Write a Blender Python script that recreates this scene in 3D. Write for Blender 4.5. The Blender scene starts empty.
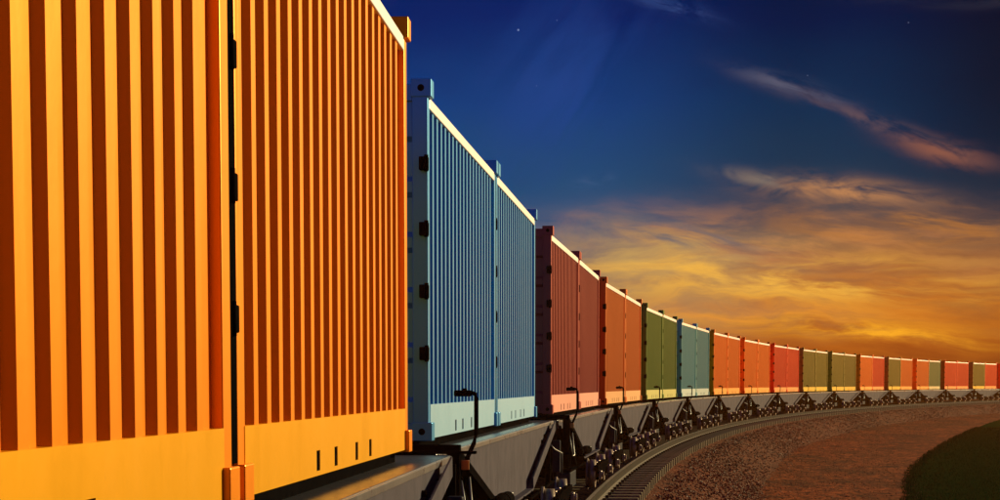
import bpy, bmesh, math, random
from mathutils import Vector, Matrix
R = math.radians
PI = math.pi
random.seed(7)
scene = bpy.context.scene
C = scene.collection
EYE = 1.93

# ------------------------------------------------------------------ camera
cam_data = bpy.data.cameras.new('camera')
cam = bpy.data.objects.new('camera', cam_data)
C.objects.link(cam)
cam.location = (0, 0, EYE)
cam.rotation_euler = (R(90) - 0.08154, 0, 0)
cam_data.sensor_width = 36
cam_data.lens = 2138.65 / 1000 * 36
cam_data.shift_y = 309.46 / 1000
cam_data.clip_start = 0.05
cam_data.clip_end = 9000
scene.camera = cam

# ------------------------------------------------------------------ exposure
scene.view_settings.view_transform = 'Standard'
scene.view_settings.look = 'None'
scene.view_settings.exposure = 0.12
scene.view_settings.gamma = 1
scene.view_settings.use_curve_mapping = False
scene.cycles.use_denoising = True
scene.cycles.max_bounces = 6
scene.cycles.sample_clamp_indirect = 4

# ------------------------------------------------------------------ sun
SUN_AZ, SUN_EL = 46.0, 13.0
SUN_POWER = 5.0
sun_data = bpy.data.lights.new('sun', 'SUN')
sun_data.energy = SUN_POWER
sun_data.angle = R(1.0)
sun_data.color = (1.0, 0.82, 0.42)
sun = bpy.data.objects.new('sun', sun_data)
C.objects.link(sun)
dirv = Vector((math.sin(R(SUN_AZ)) * math.cos(R(SUN_EL)), math.cos(R(SUN_AZ)) * math.cos(R(SUN_EL)), math.sin(R(SUN_EL))))
sun.rotation_euler = dirv.to_track_quat('Z', 'Y').to_euler()
sun.location = (20, 20, 20)

# ------------------------------------------------------------------ sky
world = bpy.data.worlds.new('World')
scene.world = world
world.use_nodes = True
NT = world.node_tree
NT.nodes.clear()


class G:
    """tiny node-expression helper"""
    def __init__(s, nt): s.nt = nt
    def n(s, t, **kw):
        x = s.nt.nodes.new(t)
        for k, v in kw.items(): setattr(x, k, v)
        return x
    def put(s, sock, v):
        if isinstance(v, bpy.types.NodeSocket): s.nt.links.new(v, sock)
        elif v is not None:
            if sock.type in ('RGBA',) and len(v) == 3: v = (*v, 1)
            sock.default_value = v
    def m(s, op, a, b=None, c=None, clamp=False):
        x = s.n('ShaderNodeMath', operation=op, use_clamp=clamp)
        s.put(x.inputs[0], a)
        if b is not None: s.put(x.inputs[1], b)
        if c is not None: s.put(x.inputs[2], c)
        return x.outputs[0]
    def mix(s, f, a, b, mode='MIX'):
        x = s.n('ShaderNodeMix', data_type='RGBA', blend_type=mode)
        s.put(x.inputs[0], f); s.put(x.inputs[6], a); s.put(x.inputs[7], b)
        return x.outputs[2]
    def ss(s, v, a, b, lo=0.0, hi=1.0):
        x = s.n('ShaderNodeMapRange', interpolation_type='SMOOTHSTEP')
        s.put(x.inputs[0], v)
        x.inputs[1].default_value = a; x.inputs[2].default_value = b
        x.inputs[3].default_value = lo; x.inputs[4].default_value = hi
        return x.outputs[0]
    def ramp(s, v, stops, interp='LINEAR'):
        x = s.n('ShaderNodeValToRGB')
        cr = x.color_ramp; cr.interpolation = interp
        while len(cr.elements) < len(stops): cr.elements.new(0.5)
        for e, (p, c) in zip(cr.elements, stops):
            e.position = p; e.color = (*c, 1)
        s.put(x.inputs[0], v)
        return x.outputs[0]
    def xyz(s, x_, y_, z_):
        x = s.n('ShaderNodeCombineXYZ')
        s.put(x.inputs[0], x_); s.put(x.inputs[1], y_); s.put(x.inputs[2], z_)
        return x.outputs[0]
    def noise(s, vec, scale, detail=4, rough=0.55, dist=0.0):
        x = s.n('ShaderNodeTexNoise')
        if vec is not None: s.put(x.inputs['Vector'], vec)
        x.inputs['Scale'].default_value = scale; x.inputs['Detail'].default_value = detail
        x.inputs['Roughness'].default_value = rough; x.inputs['Distortion'].default_value = dist
        return x.outputs[0]
    def vor(s, vec, scale, feature='F1', out='Distance'):
        x = s.n('ShaderNodeTexVoronoi', feature=feature)
        if vec is not None: s.put(x.inputs['Vector'], vec)
        x.inputs['Scale'].default_value = scale
        return x.outputs[out]


def lin(r, g, b):
    f = lambda c: (c / 255 / 12.92) if c / 255 <= 0.04045 else ((c / 255 + 0.055) / 1.055) ** 2.4
    return (f(r), f(g), f(b))


g = G(NT)
tc = g.n('ShaderNodeTexCoord')
sep = g.n('ShaderNodeSeparateXYZ')
NT.links.new(tc.outputs['Generated'], sep.inputs[0])
dx, dy, dz = sep.outputs
# azimuth (degrees right of the line of travel) and elevation, both measured in the sky itself
AZ = g.m('MULTIPLY', g.m('ARCTAN2', dx, dy), 180 / PI)
EL = g.m('MULTIPLY', g.m('ARCSINE', dz), 180 / PI)
S = 37.33


def A_(x): return (x - 500) / S
def E_(y): return (384.7 - y) / S


vec = g.xyz(AZ, EL, 0.0)
wob = g.noise(g.xyz(g.m('MULTIPLY', AZ, 0.5), g.m('MULTIPLY', EL, 1.1), 3.0), 0.55, 4)
wobc = g.m('SUBTRACT', wob, 0.5)
EW = g.m('ADD', EL, g.m('MULTIPLY', wobc, 1.5))
# base gradients: left-hand column and right-hand column, blended by azimuth
e01 = g.m('DIVIDE', EW, 14.0, clamp=True)
left = g.ramp(e01, [(0.0, lin(160, 105, 60)), (E_(300) / 14, lin(120, 105, 90)), (E_(262) / 14, lin(96, 96, 98)), (E_(238) / 14, lin(52, 80, 114)),
                    (E_(190) / 14, lin(30, 72, 112)), (E_(110) / 14, lin(16, 58, 118)), (E_(30) / 14, lin(5, 32, 96)), (1.0, lin(10, 22, 66))])
right = g.ramp(e01, [(0.0, lin(104, 40, 10)), (E_(350) / 14, lin(142, 64, 18)), (E_(312) / 14, lin(176, 104, 36)), (E_(272) / 14, lin(148, 100, 60)),
                     (E_(236) / 14, lin(84, 76, 74)), (E_(200) / 14, lin(28, 54, 76)), (E_(120) / 14, lin(10, 43, 76)), (E_(30) / 14, lin(2, 22, 62)), (1.0, lin(8, 16, 44))])
base = g.mix(g.ss(AZ, A_(560), A_(800)), left, right)
# darker towards the upper right corner
dk = g.m('MULTIPLY', g.ss(AZ, A_(820), A_(1010)), g.ss(EL, E_(330), E_(90)))
base = g.mix(g.m('MULTIPLY', dk, 0.8), base, lin(2, 9, 24))
dk2 = g.m('MULTIPLY', g.ss(AZ, A_(870), A_(1010)), g.ss(EL, E_(250), E_(384)))
base = g.mix(g.m('MULTIPLY', dk2, 0.55), base, lin(92, 36, 10))


def blob(x, y, sx, sy, ang, col, amt, nscale=0.8, nlo=0.38, nhi=0.68, stretch=4.0, seed=0.0):
    """soft cloud bank at a place in the sky, broken up by wind-drawn noise"""
    global base
    a = g.m('SUBTRACT', AZ, A_(x)); e = g.m('SUBTRACT', EL, E_(y))
    ca, sa = math.cos(R(ang)), math.sin(R(ang))
    u = g.m('SUBTRACT', g.m('MULTIPLY', a, ca), g.m('MULTIPLY', e, sa))
    v = g.m('ADD', g.m('MULTIPLY', a, sa), g.m('MULTIPLY', e, ca))
    v = g.m('ADD', v, g.m('MULTIPLY', wobc, 0.5))
    q = g.m('ADD', g.m('POWER', g.m('DIVIDE', u, sx / S), 2.0), g.m('POWER', g.m('DIVIDE', v, sy / S), 2.0))
    mask = g.m('EXPONENT', g.m('MULTIPLY', q, -0.5))
    nv = g.xyz(g.m('DIVIDE', u, stretch), v, seed)
    nz = g.noise(nv, nscale, 7, 0.62, 0.6)
    mask = g.m('MULTIPLY', mask, g.ss(nz, nlo, nhi))
    mask = g.m('MULTIPLY', mask, amt, clamp=True)
    base = g.mix(mask, base, col)


blob(850, 315, 190, 42, 0, lin(206, 116, 30), 0.7, 0.5, 0.25, 0.6, 5, 1)
blob(790, 248, 150, 19, 2, lin(196, 128, 74), 0.95, 1.0, 0.42, 0.66, 4, 2)
blob(660, 262, 80, 20, 3, lin(186, 148, 88), 1.1, 1.1, 0.36, 0.62, 5, 3)
blob(770, 282, 130, 17, 2, lin(240, 178, 68), 1.1, 1.2, 0.38, 0.60, 6, 4)
blob(650, 300, 70, 20, 2, lin(196, 146, 78), 1.0, 1.0, 0.34, 0.6, 5, 5)
blob(850, 332, 80, 7, 5, lin(244, 166, 36), 1.2, 1.6, 0.36, 0.6, 7, 6)
blob(760, 318, 90, 10, 2, lin(226, 144, 50), 0.9, 1.6, 0.40, 0.62, 7, 7)
blob(900, 232, 90, 14, 3, lin(190, 120, 50), 0.8, 1.3, 0.38, 0.62, 5, 8)
blob(870, 132, 62, 5, 19, lin(112, 84, 84), 0.65, 1.6, 0.34, 0.62, 3, 9)
blob(930, 158, 30, 7, 14, lin(150, 92, 70), 0.75, 1.8, 0.34, 0.6, 3, 10)
blob(785, 96, 34, 5, 17, lin(84, 84, 104), 1.0, 2.0, 0.36, 0.62, 3, 11)
blob(838, 198, 50, 8, 6, lin(176, 122, 80), 1.2, 1.6, 0.34, 0.62, 3, 12)
blob(762, 183, 30, 4, 10, lin(118, 104, 96), 1.0, 2.0, 0.36, 0.62, 3, 13)
blob(668, 18, 26, 5, 18, lin(52, 76, 128), 0.9, 2.0, 0.34, 0.62, 3, 14)
blob(592, 185, 14, 4, -8, lin(60, 86, 124), 0.9, 2.5, 0.34, 0.62, 2, 15)
blob(668, 238, 55, 8, 6, lin(84, 90, 104), 1.1, 1.6, 0.36, 0.62, 4, 16)
blob(560, 90, 60, 40, -55, lin(32, 66, 136), 0.6, 0.8, 0.34, 0.62, 4, 17)
blob(940, 20, 60, 5, 2, lin(40, 42, 58), 0.7, 1.6, 0.34, 0.62, 5, 18)
# fine wisps over the lit lower clouds
wz = g.noise(g.xyz(g.m('DIVIDE', AZ, 7.0), g.m('ADD', EW, g.m('MULTIPLY', AZ, 0.04)), 30.0), 2.2, 7, 0.6, 0.4)
wm = g.m('MULTIPLY', g.ss(wz, 0.42, 0.66), g.m('MULTIPLY', g.ss(EL, E_(360), E_(310)), g.ss(EL, E_(205), E_(250))))
base = g.mix(g.m('MULTIPLY', wm, 0.4), base, g.mix(g.ss(AZ, A_(600), A_(950)), lin(112, 96, 92), lin(128, 78, 46)))
# a few first stars
for sx, sy, r_, b_ in ((518, 40, 0.026, 0.32), (556, 31, 0.018, 0.12), (897, 39, 0.02, 0.14), (536, 93, 0.014, 0.12), (801, 86, 0.016, 0.12)):
    q = g.m('ADD', g.m('POWER', g.m('SUBTRACT', AZ, A_(sx)), 2.0), g.m('POWER', g.m('SUBTRACT', EL, E_(sy)), 2.0))
    base = g.mix(g.m('MULTIPLY', g.m('LESS_THAN', q, r_ * r_), b_), base, (0.7, 0.75, 0.9))
# unseen bright glow added round the low sun, for reflections
q = g.m('ADD', g.m('POWER', g.m('DIVIDE', g.m('SUBTRACT', AZ, 50.0), 10.0), 2.0), g.m('POWER', g.m('DIVIDE', g.m('SUBTRACT', EL, 11.0), 9.0), 2.0))
gl = g.m('EXPONENT', g.m('MULTIPLY', q, -0.5))
base = g.mix(gl, base, (1.6, 0.95, 0.45))
# unseen horizon glow added past the right edge, for orange reflections on far sides
q = g.m('ADD', g.m('POWER', g.m('DIVIDE', g.m('SUBTRACT', AZ, 38.0), 14.0), 2.0), g.m('POWER', g.m('DIVIDE', g.m('SUBTRACT', EL, 3.0), 5.0), 2.0))
base = g.mix(g.m('MULTIPLY', g.m('EXPONENT', g.m('MULTIPLY', q, -0.5)), g.ss(AZ, 13.5, 36.0)), base, (4.0, 1.3, 0.18))
# rest of the dome: clear sky, tinted to tune fill on the shaded sides
sky = g.n('ShaderNodeTexSky', sky_type='NISHITA')
sky.sun_disc = False
sky.sun_elevation = R(SUN_EL)
sky.sun_rotation = R(SUN_AZ)
sky.air_density = 1.0; sky.dust_density = 2.0; sky.ozone_density = 1.5
side = g.m('ABSOLUTE', g.m('SUBTRACT', AZ, 10.0))
dome = g.ss(side, 60.0, 120.0)
dome = g.m('MAXIMUM', dome, g.ss(EL, 35.0, 65.0))
nish = g.mix(1.0, sky.outputs[0], (0.032, 0.024, 0.070, 1), 'MULTIPLY')
final = g.mix(dome, base, nish)
bg = g.n('ShaderNodeBackground')
NT.links.new(final, bg.inputs[0])
bg.inputs[1].default_value = 1.0
wo = g.n('ShaderNodeOutputWorld')
NT.links.new(bg.outputs[0], wo.inputs[0])

# ------------------------------------------------------------------ materials


def new_mat(name):
    m = bpy.data.materials.new(name)
    m.use_nodes = True
    nt = m.node_tree
    nt.nodes.clear()
    gg = G(nt)
    p = gg.n('ShaderNodeBsdfPrincipled')
    o = gg.n('ShaderNodeOutputMaterial')
    nt.links.new(p.outputs[0], o.inputs[0])
    return m, gg, p


def bump(gg, p, h, strength, dist):
    b = gg.n('ShaderNodeBump')
    b.inputs['Strength'].default_value = strength
    b.inputs['Distance'].default_value = dist
    gg.put(b.inputs['Height'], h)
    gg.put(p.inputs['Normal'], b.outputs[0])


def paint_mat(name, rough=0.31, dirt=0.10, coat=0.0):
    m, gg, p = new_mat(name)
    oi = gg.n('ShaderNodeObjectInfo')
    t = gg.n('ShaderNodeTexCoord').outputs['Object']
    mp = gg.n('ShaderNodeMapping')
    mp.inputs['Scale'].default_value = (1.5, 1.5, 0.35)
    gg.put(mp.inputs[0], t)
    n1 = gg.noise(mp.outputs[0], 3.0, 6, 0.6)
    n2 = gg.noise(t, 40, 3, 0.6)
    k = gg.m('MULTIPLY', gg.ss(n1, 0.45, 0.75), dirt)
    col = gg.mix(k, oi.outputs['Color'], gg.mix(0.6, oi.outputs['Color'], (0.10, 0.05, 0.03)))
    col = gg.mix(gg.m('MULTIPLY', gg.ss(n2, 0.62, 0.75), dirt * 0.5), col, (0.12, 0.06, 0.04))
    gg.put(p.inputs['Base Color'], col)
    gg.put(p.inputs['Roughness'], gg.m('ADD', rough, gg.m('MULTIPLY', gg.m('SUBTRACT', n1, 0.5), 0.08)))
    gm = gg.n('ShaderNodeGamma'); gg.put(gm.inputs[0], oi.outputs['Color']); gm.inputs[1].default_value = 0.3
    gg.put(p.inputs['Specular Tint'], gm.outputs[0])
    p.inputs['Metallic'].default_value = 0.38
    p.inputs['Specular IOR Level'].default_value = 0.35
    p.inputs['Coat Weight'].default_value = coat
    p.inputs['Coat Roughness'].default_value = 0.3
    bump(gg, p, gg.noise(t, 6, 3), 0.12, 0.01)
    return m


PAINT = paint_mat('container_paint')


def metal_mat(name, col, rough, metallic=0.0, var=0.5, spec=0.5, nscale=9):
    m, gg, p = new_mat(name)
    t = gg.n('ShaderNodeTexCoord').outputs['Object']
    n = gg.noise(t, nscale, 6, 0.65)
    c2 = tuple(c * (1 - var) for c in col)
    gg.put(p.inputs['Base Color'], gg.mix(gg.ss(n, 0.35, 0.7), col, c2))
    gg.put(p.inputs['Roughness'], gg.m('ADD', rough, gg.m('MULTIPLY', gg.m('SUBTRACT', n, 0.5), 0.3)))
    p.inputs['Metallic'].default_value = metallic
    p.inputs['Specular IOR Level'].default_value = spec
    bump(gg, p, gg.noise(t, nscale * 5, 3), 0.2, 0.004)
    return m


M_GREY = metal_mat('wagon_grey_paint', (0.080, 0.073, 0.098), 0.6, 0.0, 0.25, 0.012, 3)
M_DECK = metal_mat('wagon_deck_steel', (0.065, 0.07, 0.095), 0.3, 0.3, 0.3, 0.6, 3)
M_BLACK = metal_mat('black_running_gear', (0.006, 0.0055, 0.006), 0.6, 0.0, 0.4, 0.0)
M_DARK = metal_mat('shade_black', (0.004, 0.004, 0.004), 0.95, 0, 0.2, 0.0)  # near-black, stands in for shade in slots, holes and gaps
M_WHEEL = metal_mat('wheel_steel', (0.26, 0.19, 0.15), 0.35, 0.5, 0.5)
M_SPRING = metal_mat('spring_steel', (0.42, 0.30, 0.24), 0.35, 0.6, 0.4)
M_RAIL = metal_mat('rust_brown_rail', (0.024, 0.017, 0.012), 0.8, 0.0, 0.35, 0.02)
M_RAILPALE = metal_mat('worn_head_pale_foot', (0.30, 0.25, 0.18), 0.5, 0.0, 0.2, 0.2)
M_SLEEP = metal_mat('weathered_concrete', (0.24, 0.19, 0.12), 0.85, 0, 0.45, 0.05, 6)
M_REFL = metal_mat('orange_reflector', (0.75, 0.26, 0.04), 0.3, 0, 0.1)
M_VALVE = metal_mat('pale_galvanised', (0.16, 0.16, 0.17), 0.4, 0.3, 0.2)
M_BOX = metal_mat('blue_grey_box', (0.035, 0.042, 0.055), 0.5, 0.0, 0.3, 0.01)

# ------------------------------------------------------------------ mesh helpers


def bx(bm, x0, x1, y0, y1, z0, z1, bev=0.0):
    v = [bm.verts.new(p) for p in ((x0, y0, z0), (x1, y0, z0), (x1, y1, z0), (x0, y1, z0), (x0, y0, z1), (x1, y0, z1), (x1, y1, z1), (x0, y1, z1))]
    fs = [bm.faces.new([v[i] for i in f]) for f in ((3, 2, 1, 0), (4, 5, 6, 7), (0, 1, 5, 4), (1, 2, 6, 5), (2, 3, 7, 6), (3, 0, 4, 7))]
    if bev:
        es = list({e for f in fs for e in f.edges})
        bmesh.ops.bevel(bm, geom=es, offset=bev, segments=2, affect='EDGES', profile=0.5)


def cyl(bm, p0, p1, r0, r1=None, n=16, cap=True):
    p0, p1 = Vector(p0), Vector(p1)
    r1 = r0 if r1 is None else r1
    q = (p1 - p0).to_track_quat('Z', 'Y')
    a, b = [], []
    for i in range(n):
        t = 2 * PI * i / n
        o = q @ Vector((math.cos(t), math.sin(t), 0))
        a.append(bm.verts.new(p0 + o * r0)); b.append(bm.verts.new(p1 + o * r1))
    for i in range(n):
        f = bm.faces.new((a[i], a[(i + 1) % n], b[(i + 1) % n], b[i])); f.smooth = True
    if cap:
        bm.faces.new(a[::-1]); bm.faces.new(b)


def tube(bm, pts, r, n=10):
    pts = [Vector(p) for p in pts]
    rings = []
    for i, p in enumerate(pts):
        d = (pts[min(i + 1, len(pts) - 1)] - pts[max(i - 1, 0)]).normalized()
        up = Vector((0, 0, 1)) if abs(d.z) < 0.95 else Vector((0, 1, 0))
        s = d.cross(up).normalized(); u = s.cross(d)
        rings.append([bm.verts.new(p + (s * math.cos(2 * PI * k / n) + u * math.sin(2 * PI * k / n)) * r) for k in range(n)])
    for a, b in zip(rings, rings[1:]):
        for k in range(n):
            f = bm.faces.new((a[k], a[(k + 1) % n], b[(k + 1) % n], b[k])); f.smooth = True
    bm.faces.new(rings[0][::-1]); bm.faces.new(rings[-1])


def prism(bm, poly, x0, x1):
    """poly of (y, z) extruded in x"""
    a = [bm.verts.new((x0, y, z)) for y, z in poly]
    b = [bm.verts.new((x1, y, z)) for y, z in poly]
    n = len(poly)
    bm.faces.new(a); bm.faces.new(b[::-1])
    for i in range(n):
        bm.faces.new((a[(i + 1) % n], a[i], b[i], b[(i + 1) % n]))


def bar(bm, p0, p1, w, h):
    """rectangular bar between two points; w across x, h in the other direction"""
    p0, p1 = Vector(p0), Vector(p1)
    d = (p1 - p0).normalized()
    s = Vector((1, 0, 0)) if abs(d.x) < 0.9 else Vector((0, 1, 0))
    s = (s - d * s.dot(d)).normalized()
    u = s.cross(d)
    vs = []
    for p in (p0, p1):
        for a, b in ((-1, -1), (1, -1), (1, 1), (-1, 1)):
            vs.append(bm.verts.new(p + s * a * w / 2 + u * b * h / 2))
    for f in ((3, 2, 1, 0), (4, 5, 6, 7), (0, 1, 5, 4), (1, 2, 6, 5), (2, 3, 7, 6), (3, 0, 4, 7)):
        bm.faces.new([vs[i] for i in f])


def obj(name, bm, mat, parent=None, color=None):
    bmesh.ops.recalc_face_normals(bm, faces=bm.faces[:])
    me = bpy.data.meshes.new(name)
    bm.to_mesh(me); bm.free()
    o = bpy.data.objects.new(name, me)
    C.objects.link(o)
    for mm in (mat if isinstance(mat, (list, tuple)) else [mat]): me.materials.append(mm)
    if parent: o.parent = parent
    if color: o.color = (*color, 1)
    return o


def split_obj(name, bm, mat, parent):
    '''every separate piece of bm becomes a part of its own'''
    bm.verts.ensure_lookup_table()
    left = set(bm.verts)
    groups = []
    while left:
        st = [left.pop()]; grp = []
        while st:
            v = st.pop(); grp.append(v)
            for e in v.link_edges:
                w = e.other_vert(v)
                if w in left: left.discard(w); st.append(w)
        groups.append(grp)
    for grp in groups:
        nb = bmesh.new()
        mp = {v: nb.verts.new(v.co) for v in grp}
        for f in {f for v in grp for f in v.link_faces}:
            nf = nb.faces.new([mp[v] for v in f.verts]); nf.smooth = f.smooth
        obj(name, nb, mat, parent)
    bm.free()


def empty(name, loc=(0, 0, 0), rz=0):
    o = bpy.data.objects.new(name, None)
    C.objects.link(o)
    o.location = loc; o.rotation_euler = (0, 0, rz)
    o.empty_display_size = 0.5
    return o


def tag(o, label=None, cat=None, group=None, kind=None):
    if label: o['label'] = label
    if cat: o['category'] = cat
    if group: o['group'] = group
    if kind: o['kind'] = kind
    return o


def copy_tree(o, parent=None):
    c = o.copy()
    C.objects.link(c)
    c.parent = parent
    for ch in KIDS.get(o.name, []):
        cc = copy_tree(ch, c)
    return c


KIDS = {}


def index_kids():
    KIDS.clear()
    for o in C.objects:
        if o.parent: KIDS.setdefault(o.parent.name, []).append(o)


B = bmesh.new

# ------------------------------------------------------------------ where the train runs (measured)
PITCH, D = 14.77813, 12.23352
GAP = 0.13
LC = (D - GAP) / 2
HW = 1.22
HC = 2.59


def wagon_pose(i):
    """near end of the right side plane: x, y, heading"""
    if i == 0: return -1.31014, 1.58585, 0.05855
    if i == 1: return -0.5463, 16.37225, 0.08285
    x, z = 0.74361, 31.34499
    for j in range(2, i):
        t = 0.10296 + 0.02423 * (j - 2)
        x += PITCH * math.sin(t); z += PITCH * math.cos(t)
    return x, z, 0.10296 + 0.02423 * (i - 2)


NW = 17


def side_point(i, s, off=0.0):
    x, y, t = wagon_pose(i)
    return Vector((x + s * math.sin(t) + off * math.cos(t), y + s * math.cos(t) - off * math.sin(t)))


# track centre line through the bogies, smoothed and resampled
ctrl = []
p0, p1 = side_point(0, 4.0, -HW), side_point(0, 9.4, -HW)
dd = (p1 - p0).normalized()
for k in (-60, -44, -28, -14): ctrl.append(p0 + dd * k)
for i in range(NW):
    ctrl.append(side_point(i, 6.1, -HW))
t_ = wagon_pose(NW - 1)[2]
p = ctrl[-1].copy()
for k in range(1, 8):
    t_ += 0.0242 * 1.2
    p = p + Vector((math.sin(t_), math.cos(t_))) * 16
    ctrl.append(p)
for _ in range(3):   # relax small kinks
    ctrl = [ctrl[0]] + [(ctrl[j - 1] + ctrl[j + 1] + ctrl[j] * 6) / 8 for j in range(1, len(ctrl) - 1)] + [ctrl[-1]]
dense = []
for j in range(1, len(ctrl) - 2):
    a, b, c, d = ctrl[j - 1:j + 3]
    for k in range(60):
        t = k / 60
        dense.append(0.5 * ((2 * b) + (c - a) * t + (2 * a - 5 * b + 4 * c - d) * t * t + (3 * b - a - 3 * c + d) * t ** 3))
path, acc = [dense[0]], 0.0
STEP = 0.31
for a, b in zip(dense, dense[1:]):
    L = (b - a).length
    while acc + L >= STEP:
        f = (STEP - acc) / L
        a = a + (b - a) * f
        path.append(a.copy()); L = (b - a).length; acc = 0.0
    acc += L


def tan_at(j):
    a, b = path[max(j - 1, 0)], path[min(j + 1, len(path) - 1)]
    return (b - a).normalized()


def off_at(j, o):
    t = tan_at(j)
    return path[j] + Vector((t.y, -t.x)) * o


# ------------------------------------------------------------------ ground
GZ = -0.85
RAIL_OFF = HW + 0.45


def ground_mat():
    m, gg, p = new_mat('gravel_earth')
    t = gg.n('ShaderNodeNewGeometry').outputs['Position']
    big = gg.noise(t, 0.35, 5, 0.6)
    mid = gg.noise(t, 3.0, 6, 0.7)
    st = gg.vor(t, 14.0)
    cell = gg.vor(t, 14.0, 'F1', 'Color')
    sp = gg.n('ShaderNodeSeparateColor'); gg.put(sp.inputs[0], cell)
    c = gg.mix(gg.ss(mid, 0.3, 0.7), (0.032, 0.010, 0.006), (0.25, 0.066, 0.025))
    c = gg.mix(gg.ss(sp.outputs[0], 0.45, 1.0), c, (0.20, 0.08, 0.045))
    c = gg.mix(gg.m('MULTIPLY', gg.ss(big, 0.35, 0.7), 0.5), c, (0.05, 0.022, 0.014))
    gg.put(p.inputs['Base Color'], c)
    p.inputs['Roughness'].default_value = 0.9
    p.inputs['Specular IOR Level'].default_value = 0.03
    h = gg.m('ADD', gg.m('MULTIPLY', st, -1.0), gg.m('MULTIPLY', mid, 1.2))
    bump(gg, p, h, 1.0, 0.05)
    return m


M_GROUND = ground_mat()


def dirt_mat():
    m, gg, p = new_mat('packed_dirt')
    t = gg.n('ShaderNodeNewGeometry').outputs['Position']
    mp = gg.n('ShaderNodeMapping'); mp.inputs['Scale'].default_value = (1, 0.4, 1)
    gg.put(mp.inputs[0], t)
    big = gg.noise(mp.outputs[0], 0.5, 6, 0.65)
    mid = gg.noise(mp.outputs[0], 5.0, 6, 0.7)
    c = gg.mix(gg.ss(mid, 0.3, 0.7), (0.034, 0.009, 0.004), (0.44, 0.105, 0.028))
    c = gg.mix(gg.m('MULTIPLY', gg.ss(big, 0.4, 0.65), 0.6), c, (0.035, 0.02, 0.010))
    gg.put(p.inputs['Base Color'], c)
    p.inputs['Roughness'].default_value = 0.8
    p.inputs['Specular IOR Level'].default_value = 0.02
    h = gg.m('ADD', gg.m('MULTIPLY', gg.vor(t, 11.0), -0.8), gg.m('MULTIPLY', mid, 1.5))
    bump(gg, p, h, 1.0, 0.05)
    return m


M_DIRT = dirt_mat()


def grassland_mat():
    m, gg, p = new_mat('grass_floor')
    t = gg.n('ShaderNodeNewGeometry').outputs['Position']
    n = gg.noise(t, 2.0, 6, 0.7)
    gg.put(p.inputs['Base Color'], gg.mix(gg.ss(n, 0.3, 0.7), (0.004, 0.026, 0.007), (0.010, 0.040, 0.010)))
    p.inputs['Roughness'].default_value = 0.9
    p.inputs['Specular IOR Level'].default_value = 0.0
    bump(gg, p, gg.noise(t, 14, 5, 0.7), 1.0, 0.08)
    return m


M_GFLOOR = grassland_mat()

bm = B()
vs = [bm.verts.new(v) for v in ((-1200, -1200, GZ - 0.03), (1200, -1200, GZ - 0.03), (1200, 1300, GZ - 0.03), (-1200, 1300, GZ - 0.03))]
bm.faces.new(vs)
tag(obj('ground', bm, M_DIRT), kind='structure')

# embankment: cross-section swept along the track, slightly uneven
bm = B()
prof = [(-5.6, GZ - 0.06), (-4.2, GZ + 0.25), (-2.9, 0.0), (-2.3, 0.0), (-1.0, -0.02), (0, -0.02), (1.0, -0.02), (1.8, -0.03), (2.2, -0.05), (2.75, -0.16), (3.3, -0.38), (3.8, -0.62), (4.15, GZ + 0.03), (4.5, GZ - 0.06)]
rows = []
rnd = random.Random(3)
for j in range(0, len(path), 2):
    row = []
    for o, z in prof:
        k = 0.0 if abs(o) < 2.0 else 0.05
        w = 0.10 * math.sin(j * 0.045 + o) if o > 3 else 0
        q2 = off_at(j, o + rnd.uniform(-k, k) + w)
        row.append(bm.verts.new((q2.x, q2.y, z + rnd.uniform(-k, k) * 0.5)))
    rows.append(row)
for a, b in zip(rows, rows[1:]):
    for k in range(len(prof) - 1):
        f = bm.faces.new((a[k], a[k + 1], b[k + 1], b[k])); f.smooth = True
tag(obj('ballast_bed', bm, M_GROUND), kind='structure')

# grass field to the right, outline measured from the photograph at ground level
gpts = [(-2, 14), (5.6, 24), (8.4, 34), (9.9, 46), (10.1, 52.1), (11.2, 60), (12.6, 72), (15.0, 82), (19, 97), (24.5, 120), (31, 142), (40, 168), (54, 200), (80, 250)]
gpts = []
for (x, y) in ((880, 560), (893, 520), (909, 500), (905, 486), (907, 474), (918, 461), (937, 447), (963, 433), (995, 420), (1030, 412.5), (1100, 406)):
    a = 0.08154; v = (559.46 - y) / 2138.65; Y = GZ - EYE
    Z = (Y * math.cos(a) + v * Y * math.sin(a)) / (v * math.cos(a) - math.sin(a))
    d = Z * math.cos(a) - Y * math.sin(a)
    gpts.append(((x - 500) * d / 2138.65, Z))
gpts = [(60.0, -40.0), (26.0, -14.0), (12.0, 4.0), (7.2, 16.0)] + gpts
for _ in range(2):   # round the traced corners
    nn = [gpts[0]]
    for a, b in zip(gpts, gpts[1:]):
        nn += [(a[0] * .75 + b[0] * .25, a[1] * .75 + b[1] * .25), (a[0] * .25 + b[0] * .75, a[1] * .25 + b[1] * .75)]
    gpts = nn + [gpts[-1]]
gp = []
for j in range(len(gpts) - 1):
    a, b = gpts[j], gpts[j + 1]
    n = max(1, int(math.hypot(b[0] - a[0], b[1] - a[1]) / 0.5))
    for k in range(n):
        t = k / n
        gp.append((a[0] + (b[0] - a[0]) * t + rnd.uniform(-0.06, 0.06), a[1] + (b[1] - a[1]) * t + rnd.uniform(-0.06, 0.06)))
bm = B()
ring_in = [bm.verts.new((x, y, GZ - 0.022)) for x, y in gp]
ring_out = [bm.verts.new((x + 260 + 0 * y, y + 5, GZ - 0.018)) for x, y in gp]
for j in range(len(gp) - 1):
    bm.faces.new((ring_in[j], ring_out[j], ring_out[j + 1], ring_in[j + 1]))
tag(obj('grass_field', bm, M_GFLOOR), kind='structure')

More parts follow.
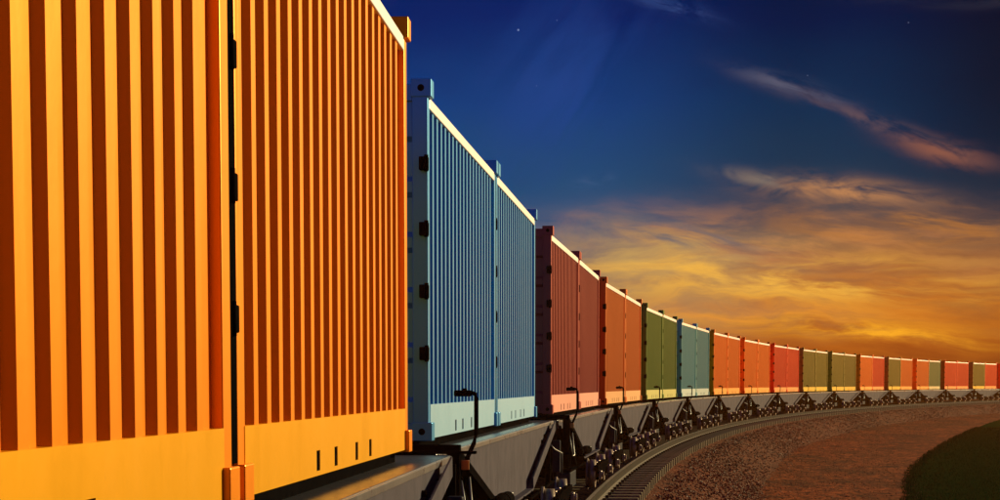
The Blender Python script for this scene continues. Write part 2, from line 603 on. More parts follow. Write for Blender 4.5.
# grass blades
m_blade, gg, p = new_mat('grass_blade')
oi = gg.n('ShaderNodeNewGeometry').outputs['Position']
nb = gg.noise(oi, 1.2, 4, 0.7)
gg.put(p.inputs['Base Color'], gg.mix(gg.ss(nb, 0.35, 0.65), (0.006, 0.040, 0.010), (0.014, 0.062, 0.014)))
p.inputs['Roughness'].default_value = 0.9
p.inputs['Specular IOR Level'].default_value = 0.0


def edge_x(y):
    best = None
    for a, b in zip(gp, gp[1:]):
        if a[1] <= y <= b[1] or b[1] <= y <= a[1]:
            t = (y - a[1]) / ((b[1] - a[1]) or 1)
            xx = a[0] + (b[0] - a[0]) * t
            best = xx if best is None else min(best, xx)
    return best


bm = B()
count = 0
while count < 42000:
    y = 30 + 110 * rnd.random() ** 1.6
    ex = edge_x(y)
    if ex is None: continue
    xmax = y * 0.252 + 1.0
    if xmax <= ex: continue
    x = ex + (xmax - ex) * rnd.random()
    if rnd.random() < 0.15: x = ex + abs(rnd.gauss(0, 0.25)) - 0.12
    s = 1 + y / 60
    h = rnd.uniform(0.02, 0.065) * (0.8 + 0.3 * s); w = 0.003 * s + 0.003
    a = rnd.uniform(0, PI); lx, ly = rnd.uniform(-.05, .05), rnd.uniform(-.05, .05)
    z = GZ - 0.02
    v0 = bm.verts.new((x - w * math.cos(a), y - w * math.sin(a), z)); v1 = bm.verts.new((x + w * math.cos(a), y + w * math.sin(a), z)); v2 = bm.verts.new((x + lx, y + ly, z + h))
    bm.faces.new((v0, v1, v2)); count += 1
tag(obj('grass', bm, m_blade), 'short dark green grass blades on the curved field', 'grass', kind='stuff')

# loose ballast stones on the embankment
m_stone, gg, p = new_mat('ballast_stone')
t = gg.n('ShaderNodeNewGeometry').outputs['Position']
cell = gg.vor(t, 9.0, 'F1', 'Color'); sp = gg.n('ShaderNodeSeparateColor'); gg.put(sp.inputs[0], cell)
gg.put(p.inputs['Base Color'], gg.mix(sp.outputs[1], (0.055, 0.020, 0.012), (0.27, 0.094, 0.048)))
p.inputs['Roughness'].default_value = 0.6
p.inputs['Specular IOR Level'].default_value = 0.1
OCT = [(1, 0, 0), (0, 1, 0), (-1, 0, 0), (0, -1, 0), (0, 0, 1), (0, 0, -1)]
OF = [(0, 1, 4), (1, 2, 4), (2, 3, 4), (3, 0, 4), (1, 0, 5), (2, 1, 5), (3, 2, 5), (0, 3, 5)]
verts, faces = [], []


def stone(x, y, z, s):
    b = len(verts)
    a = rnd.uniform(0, PI)
    ca, sa = math.cos(a), math.sin(a)
    for ox, oy, oz in OCT:
        rx, ry, rz = (ox + rnd.uniform(-.35, .35)) * s * 1.2, (oy + rnd.uniform(-.35, .35)) * s * 0.9, (oz + rnd.uniform(-.3, .3)) * s * 0.75
        verts.append((x + rx * ca - ry * sa, y + rx * sa + ry * ca, z + rz))
    for f in OF: faces.append(tuple(b + k for k in f))


def prof_z(o):
    for (a, za), (b, zb) in zip(prof, prof[1:]):
        if a <= o <= b: return za + (zb - za) * (o - a) / (b - a)
    return GZ
jmin = next(j for j, q in enumerate(path) if q.y > 26)
jmax = next(j for j, q in enumerate(path) if q.y > 233)
for _ in range(42000):
    f = rnd.random() ** 2.0
    j = int(jmin + (jmax - jmin) * f)
    o = rnd.uniform(2.4, 4.3) if rnd.random() < 0.72 else 4.2 + 4.5 * rnd.random() ** 1.5
    q2 = off_at(j, o) + Vector((rnd.uniform(-.2, .2), rnd.uniform(-.2, .2)))
    s = rnd.uniform(0.010, 0.030) * (1 + 0.7 * f) * (1.0 if o < 4.2 else 0.6)
    stone(q2.x, q2.y, (prof_z(o) if o < 4.2 else GZ - 0.02) + s * 0.35, s)
me = bpy.data.meshes.new('ballast_stones')
me.from_pydata(verts, [], faces); me.update()
me.materials.append(m_stone)
o = bpy.data.objects.new('ballast_stones', me); C.objects.link(o)
tag(o, 'loose brown ballast stones on the shoulder of the track bed', 'ballast', kind='stuff')

# ------------------------------------------------------------------ rails and sleepers
RH = 0.30      # rail head height
ST = 0.13      # sleeper top
rail_prof = [(-.075, ST), (.075, ST), (.075, ST + .014), (.018, ST + .034), (.011, ST + .05), (.011, RH - .048), (.036, RH - .036), (.036, RH - .006), (.030, RH), (-.030, RH), (-.036, RH - .006), (-.036, RH - .036), (-.011, RH - .048), (-.011, ST + .05), (-.018, ST + .034), (-.075, ST + .014)]


def rail(offset, label):
    bm = B()
    rows = []
    n = len(rail_prof)
    for j in range(0, len(path), 3):
        rows.append([bm.verts.new((*off_at(j, offset + o), z)) for o, z in rail_prof])
    for a, b in zip(rows, rows[1:]):
        for k in range(n):
            f = bm.faces.new((a[k], a[(k + 1) % n], b[(k + 1) % n], b[k]))
            f.material_index = 1 if k in (2, 8) else 0  # head top and outer foot slope take the pale colour
    bm.faces.new(rows[0]); bm.faces.new(rows[-1][::-1])
    tag(obj('rail', bm, [M_RAIL, M_RAILPALE]), label, 'rail')


rail(RAIL_OFF, 'curved steel rail on the open side of the track, its sleeper ends showing')
rail(-RAIL_OFF, 'curved steel rail on the far side of the track, hidden behind the wagon wheels')


def sleeper_bm():
    bm = B()
    bx(bm, -2.27, 2.27, -0.11, 0.11, -0.10, ST - 0.003, 0.012)
    return bm


def clip_bm():
    bm = B()
    for s in (-1, 1):
        for k in (s,):
            bx(bm, s * RAIL_OFF + k * 0.10 - 0.03, s * RAIL_OFF + k * 0.10 + 0.03, -0.05, 0.05, ST - 0.002, ST + 0.04, 0.01)
    return bm


sl_proto = empty('sleeper')
tag(sl_proto, 'pale weathered sleeper crossing under the rails on the ballast', 'sleeper', 'sleepers along the curved track')
obj('beam', sleeper_bm(), M_SLEEP, sl_proto)
split_obj('rail_clip', clip_bm(), M_RAIL, sl_proto)
index_kids()
first = True
k = 0
for j in range(1, len(path) - 1, 3):
    y = path[j].y
    t = tan_at(j); rz = -math.atan2(t.x, t.y)
    if y < 6 or k >= 262: continue
    if True:
        o = sl_proto if first else copy_tree(sl_proto)
        first = False
        o.location = (path[j].x, path[j].y, 0); o.rotation_euler = (0, 0, rz + rnd.uniform(-.01, .01))
        k += 1

# ------------------------------------------------------------------ container prototype
BAND, TOPR = 0.262, 0.085


def build_container():
    r = empty('freight_container')
    h = LC / 2
    # corrugated side walls
    for side in (1, -1):
        bm = B()
        x_out, x_in = HW - 0.012, HW - 0.043
        y0, y1 = -h + 0.15, h - 0.15
        P = 0.287
        n = int((y1 - y0 - 0.05) / P)
        P = (y1 - y0 - 0.06) / n
        ys = [(y0, x_in - 0.0), (y0 + 0.004, x_out)] if False else [(y0 - 0.01, x_out)]
        y = y0
        ys.append((y + 0.055, x_out)); y += 0.055
        for q in range(n):
            ys.append((y + 0.022, x_in)); ys.append((y + P - 0.022 - 0.095, x_in)); ys.append((y + P - 0.095, x_out))
            if q < n - 1: ys.append((y + P, x_out))
            y += P
        # last inner flat runs up to the corner post
        ys = ys[:-1]
        ys.append((y1 + 0.01, x_in))
        lo = [bm.verts.new((side * x, yy, BAND - 0.02)) for yy, x in ys]
        hi = [bm.verts.new((side * x, yy, HC - TOPR + 0.02)) for yy, x in ys]
        for a in range(len(ys) - 1): bm.faces.new((lo[a], lo[a + 1], hi[a + 1], hi[a]))
        obj('side_wall', bm, PAINT, r)
    # bottom rails with fork pockets
    for side in (1, -1):
        bm = B()
        xa, xb = (HW - 0.06, HW) if side > 0 else (-HW, -HW + 0.06)
        ya, yb = -h + 0.16, h - 0.16
        bx(bm, xa, xb, ya - 0.02, yb + 0.02, 0.115, BAND, 0)
        cuts = [-1.0, -0.4, 0.4, 1.0]
        prev = ya - 0.02
        for c in cuts:
            bx(bm, xa, xb, prev, c - 0.055, 0.0, 0.115); prev = c + 0.055
        bx(bm, xa, xb, prev, yb + 0.02, 0.0, 0.115)
        for c in cuts: bx(bm, xa, xb, c - 0.055, c + 0.055, 0.0, 0.022)
        bmesh.ops.remove_doubles(bm, verts=bm.verts[:], dist=1e-5)
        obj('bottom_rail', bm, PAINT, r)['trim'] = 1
        bm = B()
        xi = side * (HW - 0.018)
        bx(bm, min(xi, xi + side * 0.012), max(xi, xi + side * 0.012), -1.2, 1.2, 0.005, 0.11)
        obj('pocket_shade', bm, M_DARK, r)  # near-black plate standing in for the shade inside the slots
        bm = B()
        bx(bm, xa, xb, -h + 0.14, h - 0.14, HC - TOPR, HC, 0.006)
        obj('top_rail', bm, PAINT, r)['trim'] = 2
    # corner posts and castings
    for sx in (1, -1):
        for sy in (1, -1):
            bm = B()
            x0, x1 = (HW - 0.12, HW) if sx > 0 else (-HW, -HW + 0.12)
            y0, y1 = (h - 0.145, h) if sy > 0 else (-h, -h + 0.145)
            if sx > 0 and sy < 0:
                bx(bm, x0, x1, y0, y0 + 0.085, 0.10, HC, 0.006)
                bx(bm, x0, x1 - 0.003, y0 + 0.093, y1, 0.10, HC, 0.004)
                bx(bm, x0, x1 - 0.02, y0 + 0.08, y0 + 0.098, 0.10, HC)
            else:
                bx(bm, x0, x1, y0, y1, 0.10, HC, 0.006)
            obj('corner_post', bm, PAINT, r)
            for z0, z1 in ((-0.015, 0.125), (HC - 0.01, HC + 0.125)):
                bm = B()
                p = 0.028
                X0, X1 = (HW - 0.13, HW + p) if sx > 0 else (-HW - p, -HW + 0.13)
                Y0, Y1 = (h - 0.17, h + 0.01) if sy > 0 else (-h - 0.01, -h + 0.17)
                zc = (z0 + z1) / 2
                xc = (X0 + X1) / 2
                bx(bm, X0, X1, Y0, Y1, z0, z1, 0.006)
                cc = obj('corner_casting', bm, PAINT, r)
                bm = B()
                ye = Y1 if sy > 0 else Y0
                bmesh.ops.create_circle(bm, cap_ends=True, radius=0.026, segments=16, matrix=Matrix.Translation((xc, ye + sy * 0.0015, zc)) @ Matrix.Rotation(PI / 2, 4, 'X'))
                obj('lock_hole_shade', bm, M_DARK, cc)  # flat dark disc in place of a shaded hole
    # roof and floor
    bm = B()
    n = 22
    pr = []
    for q in range(n + 1):
        y = -h + 0.06 + (2 * h - 0.12) * q / n
        pr.append((y, HC - 0.028 if q % 2 else HC - 0.008))
    a = [bm.verts.new((-HW + 0.05, y, z)) for y, z in pr]; b = [bm.verts.new((HW - 0.05, y, z)) for y, z in pr]
    for q in range(n): bm.faces.new((a[q], a[q + 1], b[q + 1], b[q]))
    obj('roof', bm, PAINT, r)
    bm = B()
    bx(bm, -HW + 0.065, HW - 0.08, -h + 0.05, h - 0.05, 0.05, 0.16)
    obj('floor', bm, M_DARK, r)
    # doors on the end that faces back along the train
    for sx in (1, -1):
        bm = B()
        x0, x1 = (0.008, HW - 0.125) if sx > 0 else (-HW + 0.125, -0.008)
        y = -h + 0.035
        zs = [0.13, 0.35]
        zz = [(0.12, 0)]
        nn = 5
        for q in range(nn):
            z0 = 0.26 + q * (HC - 0.5) / nn; z1 = z0 + (HC - 0.5) / nn
            zz += [(z0 + 0.02, 0), (z0 + 0.06, 0.03), (z1 - 0.1, 0.03), (z1 - 0.06, 0)]
        zz.append((HC - 0.04, 0))
        a = [bm.verts.new((x0, y + o_, z)) for z, o_ in zz]; b = [bm.verts.new((x1, y + o_, z)) for z, o_ in zz]
        for q in range(len(zz) - 1): bm.faces.new((a[q], b[q], b[q + 1], a[q + 1]))
        bx(bm, x0, x1, y + 0.032, y + 0.05, 0.12, HC - 0.04)
        dr = obj('door', bm, PAINT, r)
        for z in (0.65, 1.12, 1.59, 2.08):
            bm = B()
            xa, xb = (HW - 0.062, HW + 0.006) if sx > 0 else (-HW - 0.006, -HW + 0.062)
            bx(bm, xa, xb, -h - 0.065, -h + 0.022, z - 0.05, z + 0.05, 0.006)
            xc = xb - 0.012 if sx > 0 else xa + 0.012
            cyl(bm, (xc, -h - 0.058, z - 0.062), (xc, -h - 0.058, z + 0.062), 0.016, n=10)
            obj('hinge', bm, M_BLACK, dr)
        for xr in (0.25, 0.8):
            bm = B()
            tube(bm, [(sx * xr, -h + 0.01, 0.08), (sx * xr, -h + 0.01, HC - 0.02)], 0.017, 8)
            bx(bm, sx * xr - 0.04, sx * xr + 0.04, -h - 0.004, -h + 0.03, 0.95, 1.05, 0.005)
            obj('lock_rod', bm, M_BOX, dr)
    bm = B()
    bx(bm, -HW + 0.12, HW - 0.12, -h, -h + 0.06, 0.0, 0.118, 0.004); bx(bm, -HW + 0.12, HW - 0.12, -h, -h + 0.06, HC - 0.038, HC + 0.085, 0.004)
    split_obj('end_sill', bm, PAINT, r)
    # corrugated blind end
    bm = B()
    pts = []
    x = -HW + 0.12
    n = 9
    w = (2 * HW - 0.24) / n
    for q in range(n):
        pts += [(x, h - 0.02), (x + w * .35, h - 0.02), (x + w * .5, h - 0.06), (x + w * .85, h - 0.06)]
        x += w
    pts.append((HW - 0.12, h - 0.02))
    a = [bm.verts.new((x, y, 0.0)) for x, y in pts]; b = [bm.verts.new((x, y, HC - 0.002)) for x, y in pts]
    for q in range(len(pts) - 1): bm.faces.new((a[q], a[q + 1], b[q + 1], b[q]))
    obj('end_wall', bm, PAINT, r)
    return r


container_proto = build_container()

# ------------------------------------------------------------------ wagon prototype
# local frame: x = 0 centre, y along the train, z = 0 at the rail head


def build_wagon():
    r = empty('container_wagon')
    z = lambda Y: EYE + Y - RH          # from eye-relative height
    s = lambda q: q - D / 2             # from distance along container line
    W = HW + 0.17
    dt = z(-0.497)
    # deck
    bm = B()
    bx(bm, -W, W, s(-0.95), s(13.62), dt - 0.05, dt, 0.008)
    obj('deck', bm, M_DECK, r)
    bm = B()
    for sx in (-1, 1):
        bx(bm, sx * 1.08 - 0.06, sx * 1.08 + 0.06, s(0.02), s(12.2), dt + 0.001, z(-0.416), 0)
    split_obj('dark_gap_bearer', bm, M_BLACK, r)  # full-length black strips keep the gap below the containers dark as shade
    # hexagonal side plates
    for sx in (1, -1):
        bm = B()
        poly = [(s(-0.9), dt - 0.05), (s(-0.9), z(-0.62)), (s(0.3), z(-0.64)), (s(4.0), z(-1.19)), (s(8.3), z(-1.19)), (s(12.7), z(-0.60)), (s(13.45), z(-0.58)), (s(13.45), dt - 0.05)]
        xa, xb = sorted((sx * (W - 0.014), sx * (W - 0.002)))
        prism(bm, poly, xa, xb)
        obj('side_plate', bm, M_GREY, r)
        # stiffening flanges along the lower outline
        bm = B()
        xo = sx * (W + 0.035)
        bar(bm, (xo, s(8.3), z(-1.19)), (xo, s(12.75), z(-0.60)), 0.085, 0.022)
        bar(bm, (xo, s(4.0), z(-1.20)), (xo, s(8.3), z(-1.20)), 0.085, 0.022)
        bar(bm, (xo, s(0.3), z(-0.65)), (xo, s(4.0), z(-1.20)), 0.085, 0.022)
        bar(bm, (sx * (W + 0.07), s(8.3), z(-1.13)), (sx * (W + 0.07), s(12.75), z(-0.54)), 0.014, 0.12)
        split_obj('flange', bm, M_GREY, r)
        # bolt heads
        bm = B()
        for q, Y in ((11.4, -0.66), (10.9, -0.72), (1.2, -0.62)):
            cyl(bm, (sx * W, s(q), z(Y)), (sx * (W + 0.03), s(q), z(Y)), 0.022, n=8)
        split_obj('bolt', bm, M_BLACK, r)
    # top edge channel
        bm = B()
        xa, xb = sorted((sx * (W + 0.001), sx * (W + 0.012)))
        bx(bm, xa, xb, s(-0.92), s(13.5), dt - 0.045, dt - 0.004, 0.003)
        obj('edge_strip', bm, M_DECK, r)
    # centre sill, oversized so the view underneath stays dark
    bm = B()
    bx(bm, -0.8, 0.8, s(-0.9), s(13.5), z(-1.40), dt - 0.05)
    obj('centre_sill', bm, M_BLACK, r)
    bm = B()
    for q in (1.2, 2.7, 5.3, 6.7, 8.1, 10.7, 12.3):
        bx(bm, -W + 0.03, W - 0.03, s(q) - 0.03, s(q) + 0.03, z(-0.64), dt - 0.05)
    split_obj('cross_member', bm, M_BLACK, r)
    # end beams with hanging posts
    for q, far in ((-0.98, False), (13.66, True)):
        bm = B()
        xo = HW + 0.345
        bx(bm, -xo, xo, s(q) - 0.06, s(q) + 0.05, z(-0.49), z(-0.43 if not far else -0.47), 0.006)
        if not far:
            for sx in (1, -1):
                xa, xb = sorted((sx * (HW + 0.25), sx * xo))
                bx(bm, xa, xb, s(q) - 0.06, s(q) + 0.04, z(-0.98), z(-0.49), 0.006)
        bx(bm, -1.05, 1.05, s(q) - 0.05, s(q) + 0.05, z(-1.42), z(-0.49))  # added centre block, closes the view between wagons to keep it dark
        obj('end_beam', bm, M_BLACK, r)
    for sx in (1, -1):
        # diagonal braces spreading from the post: the dark A-shape between wagons
        bm = B()
        xo = sx * (HW + 0.30)
        bar(bm, (xo, s(-0.98), z(-0.50)), (xo, s(2.6), z(-1.10)), 0.09, 0.07)
        bar(bm, (xo, s(-0.98), z(-0.66)), (xo, s(0.9), z(-1.20)), 0.05, 0.05)
        bar(bm, (xo - sx * .02, s(-0.98), z(-0.9)), (xo - sx * .02, s(-0.4), z(-1.30)), 0.07, 0.05)
        split_obj('brace', bm, M_BLACK, r)
        # vertical box and pipes at the coupling end
        bm = B()
        bx(bm, sx * (HW + 0.24) - 0.055, sx * (HW + 0.24) + 0.055, s(13.0), s(13.12), z(-1.20), z(-0.76), 0.012)
        obj('vent_box', bm, M_BOX, r)
        bm = B()
        tube(bm, [(sx * (HW + .2), s(12.1), z(-.78)), (sx * (HW + .26), s(12.3), z(-.86)), (sx * (HW + .34), s(12.6), z(-.92)), (sx * (HW + .34), s(12.6), z(-1.2))], 0.011, 6)
        tube(bm, [(sx * (HW + .32), s(-0.7), z(-.70)), (sx * (HW + .36), s(-0.6), z(-1.02)), (sx * (HW + .36), s(-0.2), z(-1.02)), (sx * (HW + .32), s(-0.1), z(-.70))], 0.011, 6)
        split_obj('hand_rail', bm, M_VALVE, r)
        # air reservoir slung under the near slope
        bm = B()
        xa = sx * (HW + 0.33)
        cyl(bm, (xa, s(1.5), z(-1.02)), (xa, s(3.5), z(-1.05)), 0.065, n=20)
        cyl(bm, (xa, s(1.42), z(-1.02)), (xa, s(1.5), z(-1.02)), 0.035, 0.065, n=20)
        cyl(bm, (xa, s(2.1), z(-1.03)), (xa, s(2.15), z(-1.03)), 0.071, n=20)
        cyl(bm, (xa, s(2.9), z(-1.04)), (xa, s(2.95), z(-1.04)), 0.071, n=20)
        tk = obj('air_tank', bm, M_BLACK, r)
        bm = B()
        cyl(bm, (xa, s(3.5), z(-1.05)), (xa + sx * .02, s(3.62), z(-1.04)), 0.035, 0.03, n=12)
        bx(bm, xa - 0.02, xa + 0.04, s(3.6), s(3.66), z(-1.07), z(-1.0), 0.008)
        obj('valve', bm, M_VALVE, tk)
        # equipment box low at the near end
        bm = B()
        xo = HW + 0.36
        xa, xb = sorted((sx * (xo - 0.36), sx * xo))
        bx(bm, xa, xb, s(-1.0), s(0.15), z(-1.47), z(-1.24), 0.015)
        ub = obj('equipment_box', bm, M_BOX, r)
        bm = B()
        bx(bm, xa - 0.012, xb + 0.012, s(-1.02), s(0.17), z(-1.238), z(-1.19), 0.008)
        obj('lid', bm, M_BLACK, ub)
        # upright hangers and rods that fill the running gear
        bm = B()
        for q, Y0, Y1, ox in ((-0.55, -1.24, -0.5, .1), (0.35, -1.3, -0.62, .16), (1.0, -1.35, -0.72, .20), (1.7, -1.3, -0.84, .2), (11.9, -1.3, -0.70, .2), (12.5, -1.4, -0.62, .16), (13.3, -1.35, -0.55, .2), (6.7, -1.42, -1.2, .24)):
            bx(bm, sx * (HW + ox) - 0.025, sx * (HW + ox) + 0.025, s(q) - 0.04, s(q) + 0.04, z(Y1) - (z(Y1) - z(Y0)), z(Y1))
        split_obj('hanger', bm, M_BLACK, r)
        bm = B()
        for (qa, Ya), (qb, Yb) in (((0.35, -1.1), (-0.55, -0.6)), ((11.9, -.9), (13.3, -1.3)), ((12.5, -1.3), (13.4, -0.7)), ((1.0, -1.3), (1.9, -0.9))):
            bar(bm, (sx * (HW + .18), s(qa), z(Ya)), (sx * (HW + .18), s(qb), z(Yb)), 0.03, 0.035)
        bar(bm, (sx * (HW + .22), s(0.3), z(-1.30)), (sx * (HW + .22), s(12.8), z(-1.30)), 0.03, 0.03)
        split_obj('brake_rod', bm, M_BLACK, r)
        # marker lamp on its cranked arm
        bm = B()
        pb = [(HW + .335, s(-.96), z(-.86)), (HW + .335, s(-.96), z(-.70)), (HW + .355, s(-.93), z(-.60)), (HW + .43, s(-.85), z(-.42)), (HW + .445, s(-.83), z(-.35)), (HW + .445, s(-.83), z(-.10)), (HW + .438, s(-.83), z(-.068)), (HW + .41, s(-.83), z(-.058)), (HW + .35, s(-.83), z(-.058))]
        tube(bm, [(sx * x, y, zz) for x, y, zz in pb], 0.0165, 10)
        lm = obj('lamp_arm', bm, M_BLACK, r)
        bm = B()
        xa, xb = sorted((sx * (HW + .285), sx * (HW + .41)))
        bx(bm, xa, xb, s(-.83) - .04, s(-.83) + .04, z(-.085), z(-.040), 0.01)
        cyl(bm, (sx * (HW + .36), s(-.83), z(-.042)), (sx * (HW + .36), s(-.83), z(-.026)), 0.018, n=10)
        obj('lamp_head', bm, M_BLACK, lm)
        bm = B()
        xa, xb = sorted((sx * (HW + .348), sx * (HW + .405)))
        bx(bm, xa, xb, s(-.96) - .006, s(-.96) + .006, z(-.61), z(-.54), 0.003)
        obj('reflector', bm, M_REFL, r)
    # coupler between the wagons
    bm = B()
    bx(bm, -0.12, 0.12, s(13.7), s(13.95), z(-1.05), z(-0.80), 0.02)
    obj('coupler', bm, M_BLACK, r)
    bm = B()
    bx(bm, -0.16, 0.16, s(-1.15), s(-1.02), z(-1.05), z(-0.80), 0.02)
    obj('coupler', bm, M_BLACK, r)
    bm = B()
    for sx in (1, -1):
        tube(bm, [(sx * .35, s(13.7), z(-.9)), (sx * .35, s(13.8), z(-1.15)), (sx * .33, s(13.9), z(-1.2)), (sx * .33, s(14.0), z(-1.05))], 0.02, 8)
    split_obj('brake_hose', bm, M_BLACK, r)
    # bogies
    wr = 0.225
    for qc in (4.0, 9.4):
        bm = B()
        bx(bm, -0.9, 0.9, s(qc) - 0.18, s(qc) + 0.18, 0.22, 0.45, 0.02)
        bx(bm, -1.0, 1.0, s(qc) - 1.6, s(qc) - 1.52, 0.2, 0.36); bx(bm, -1.0, 1.0, s(qc) + 1.52, s(qc) + 1.6, 0.2, 0.36)
        bg_ = obj('bogie', bm, M_BLACK, r)
        for sx in (1, -1):
            bm = B()
            xa, xb = sorted((sx * (HW + 0.50), sx * (HW + 0.56)))
            Lw = 1.33
            poly = [(-1.62, .36), (-1.62, .30), (-Lw - .12, .26), (-Lw - .12, .13), (-Lw + .12, .13), (-Lw + .12, .26), (-.55, .22), (-.40, .12), (.40, .12), (.55, .22), (Lw - .12, .26), (Lw - .12, .13), (Lw + .12, .13), (Lw + .12, .26), (1.62, .30), (1.62, .36), (.7, .38), (-.7, .38)]
            prism(bm, [(s(qc) + a, b) for a, b in poly], xa, xb)
            bx(bm, sx * (HW + 0.27) - 0.235, sx * (HW + 0.27) + 0.235, s(qc) - 0.35, s(qc) + 0.35, .13, .17)
            obj('side_frame', bm, M_BLACK, bg_)
            # coil springs beside the bolster
            for q in (-0.42, 0.42):
                bm = B()
                pts = []
                for k in range(0, 61):
                    a = k / 10 * 2 * PI
                    pts.append((sx * (HW + 0.42) + 0.05 * math.cos(a), s(qc) + q + 0.05 * math.sin(a), 0.17 + 0.20 * k / 60))
                tube(bm, pts, 0.013, 6)
                obj('spring', bm, M_SPRING, bg_)
            for q in (-Lw, Lw):
                bm = B()
                c = HW + 0.45
                y = s(qc) + q
                cyl(bm, (sx * (c - 0.065), y, wr), (sx * (c + 0.05), y, wr), wr, wr - 0.004, n=40)
                cyl(bm, (sx * (c - 0.095), y, wr), (sx * (c - 0.066), y, wr), wr + 0.022, n=40)
                cyl(bm, (sx * (c + 0.05), y, wr), (sx * (c + 0.056), y, wr), wr - 0.05, wr - 0.06, n=32)
                obj('wheel', bm, M_WHEEL, bg_)
                bm = B()
                bx(bm, sx * (HW + .585) - 0.06, sx * (HW + .585) + 0.02, y - 0.08, y + 0.08, wr - 0.09, wr + 0.05, 0.012)
                cyl(bm, (sx * (HW + .59), y, wr - .01), (sx * (HW + .635), y, wr - .01), 0.05, 0.045, n=16)
                obj('axle_box', bm, M_WHEEL, bg_)
        for q in (-1.33, 1.33):
            bm = B()
            cyl(bm, (-HW - 0.38, s(qc) + q, wr), (HW + 0.38, s(qc) + q, wr), 0.07, n=16)
            obj('axle', bm, M_BLACK, bg_)
    return r


wagon_proto = build_wagon()
index_kids()

# ------------------------------------------------------------------ place the train
COL = {
    'orange': (0.90, 0.275, 0.001), 'blue': (0.04, 0.28, 0.60), 'maroon': (0.33, 0.046, 0.044), 'rust': (0.70, 0.16, 0.018),
    'green': (0.08, 0.19, 0.03), 'teal': (0.07, 0.35, 0.40), 'bright': (0.95, 0.205, 0.003), 'red': (0.88, 0.055, 0.004),
    'olive': (0.22, 0.22, 0.025), 'sage': (0.16, 0.28, 0.10)}
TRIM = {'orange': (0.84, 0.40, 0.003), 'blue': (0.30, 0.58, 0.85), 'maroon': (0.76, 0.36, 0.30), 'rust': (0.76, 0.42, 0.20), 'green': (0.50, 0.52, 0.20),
        'teal': (0.42, 0.58, 0.62), 'bright': (0.78, 0.36, 0.07), 'red': (0.72, 0.32, 0.10), 'olive': (0.70, 0.48, 0.05), 'sage': (0.5, 0.5, 0.3)}
TRAIN = [('orange', 'orange'), ('blue', 'blue'), ('maroon', 'maroon'), ('rust', 'rust'), ('green', 'green'), ('teal', 'teal'),
         ('bright', 'bright'), ('bright', 'bright'), ('red', 'red'), ('olive', 'olive'), ('olive', 'olive'), ('bright', 'red'),
         ('olive', 'bright'), ('bright', 'sage'), ('red', 'red'), ('olive', 'red'), ('red', 'red')]
L = [
    ('huge orange corrugated container cut off by the left edge of the photo', 'tall orange corrugated container in front of the blue ones, four dark slots in its foot'),
    ('pale-banded blue corrugated container standing right behind the big orange one', 'farther of the two blue containers, just before the maroon pair'),
    ('dark maroon container standing right behind the blue pair', 'farther maroon container, just before the brownish orange pair'),
    ('brownish orange container standing right behind the maroon pair', 'farther brownish orange container, just before the green pair'),
    ('dark green container standing right behind the brownish orange pair', 'farther dark green container, just before the pale blue grey pair'),
    ('pale blue grey container standing right behind the dark green pair', 'farther pale blue grey container, just before the far bright orange ones'),
    ('bright orange container standing right behind the pale blue grey pair', 'second bright orange container after the pale blue grey pair'),
    ('third bright orange container after the pale blue grey pair', 'fourth bright orange container after the pale blue grey pair, next to the red pair'),
    ('red container standing right behind four bright orange ones', 'farther red container, just before the four olive ones'),
    ('olive container standing right behind the red pair', 'second olive container after the red pair'),
    ('third olive container after the red pair', 'fourth olive container after the red pair, next to an orange one'),
    ('bright orange container sharing its wagon with a red one, behind four olive ones', 'red container sharing its wagon with a bright orange one in front of it'),
    ('olive container sharing its wagon with an orange one behind it', 'orange container sharing its wagon with an olive one in front of it'),
    ('orange container sharing its wagon with a sage green one behind it', 'sage green container, only one of its colour, far along the curve'),
    ('distant red container standing right behind the sage green one', 'distant red container just before the farthest olive one'),
    ('farthest olive container, near the right edge of the photo', 'small red container behind the farthest olive one by the right edge'),
    ('nearer red container of the last pair at the right edge of the photo', 'very last red container, leaving the photo at its right edge'),
]
WL = ['grey wagon frame under the huge orange containers in the left foreground', 'grey wagon with a sloping side plate under the blue pair of containers',
      'grey wagon under the maroon pair of containers', 'grey wagon under the brownish orange pair of containers', 'wagon under the dark green pair of containers',
      'wagon under the pale blue grey pair of containers', 'wagon under the first two bright orange containers after the blue grey pair',
      'wagon under the third and fourth bright orange containers, before the red pair', 'wagon under the red pair that stands between orange and olive containers',
      'wagon under the first two olive containers after the red pair', 'wagon under the third and fourth olive containers after the red pair',
      'wagon carrying one orange and then one red container', 'wagon carrying one olive and then one orange container', 'wagon carrying one orange and the sage green container',
      'wagon under the distant red pair behind the sage green container', 'wagon carrying the farthest olive container and a red one', 'last wagon, leaving the photo at its right edge']


def colour_tree(o, col):
    for ch in o.children_recursive if False else TREE(o):
        ch.color = (*col, 1)


def TREE(o):
    out = [o]
    for c in o.children:
        out += TREE(c)
    return out


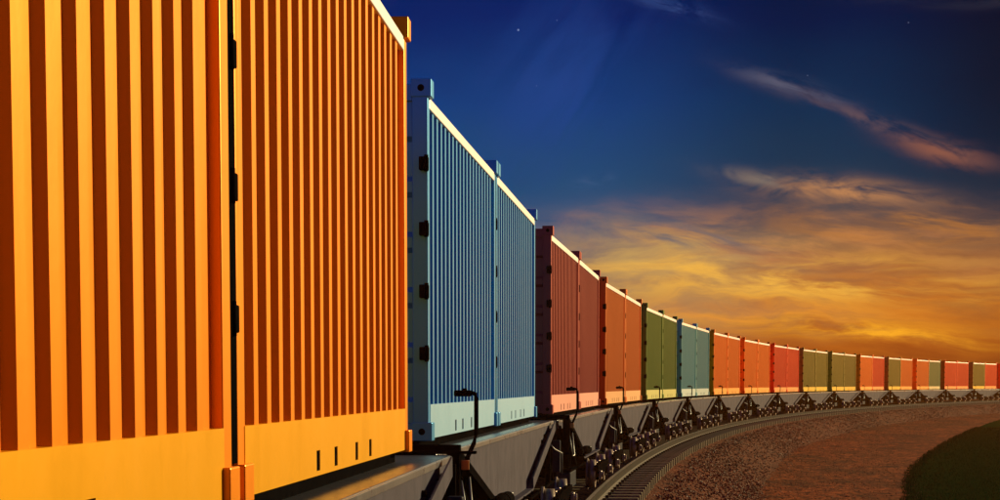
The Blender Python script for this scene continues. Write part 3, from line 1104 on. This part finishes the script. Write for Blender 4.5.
bm = B()
bx(bm, HW - 0.11, HW - 0.004, -LC / 2 - 0.11, -LC / 2 - 0.002, 0.13, HC - 0.05)
gap_shade = obj('gap_shade_strip', bm, M_DARK)  # added black strip, paints the shade in the gap between paired containers
made = []
for i in range(NW):
    x, y, t = wagon_pose(i)
    for half in (0, 1):
        src = container_proto if (i == 0 and half == 0) else copy_tree(container_proto)
        s = LC / 2 if half == 0 else LC * 1.5 + GAP
        c2 = side_point(i, s, -HW)
        src.location = (c2.x, c2.y, EYE - 0.4138); src.rotation_euler = (0, 0, -t)
        tag(src, L[i][half], 'container', 'freight containers on the train')
        made.append((src, COL[TRAIN[i][half]], TRIM[TRAIN[i][half]]))
        if half == 1:
            strip = gap_shade if i == 0 else gap_shade.copy()
            if i: C.objects.link(strip)
            strip.parent = src
    w = wagon_proto if i == 0 else copy_tree(wagon_proto)
    c2 = side_point(i, D / 2, -HW)
    w.location = (c2.x, c2.y, RH); w.rotation_euler = (0, 0, -t)
    tag(w, WL[i], 'wagon', 'container wagons of the train')
bpy.context.view_layer.update()
vr = random.Random(5)
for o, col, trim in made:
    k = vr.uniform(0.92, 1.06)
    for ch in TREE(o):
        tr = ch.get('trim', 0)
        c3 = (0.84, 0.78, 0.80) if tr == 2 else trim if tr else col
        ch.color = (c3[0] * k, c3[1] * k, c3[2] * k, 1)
for o in C.objects:
    if 'trim' in o: del o['trim']

# ------------------------------------------------------------------ warm evening haze
bm = B()
bx(bm, -1300, 1300, -1300, 1400, GZ - 1.1, 5.2)
hz = obj('haze', bm, None or M_DARK)
hm = bpy.data.materials.new('evening_haze'); hm.use_nodes = True
hn = hm.node_tree; hn.nodes.clear()
pv = hn.nodes.new('ShaderNodeVolumePrincipled'); ho = hn.nodes.new('ShaderNodeOutputMaterial')
pv.inputs['Color'].default_value = (1.0, 0.36, 0.08, 1)
pv.inputs['Density'].default_value = 0.0003
pv.inputs['Anisotropy'].default_value = 0.2
hn.links.new(pv.outputs[0], ho.inputs['Volume'])
hz.data.materials.clear(); hz.data.materials.append(hm)
tag(hz, kind='stuff', label='warm orange evening haze over the far end of the train')
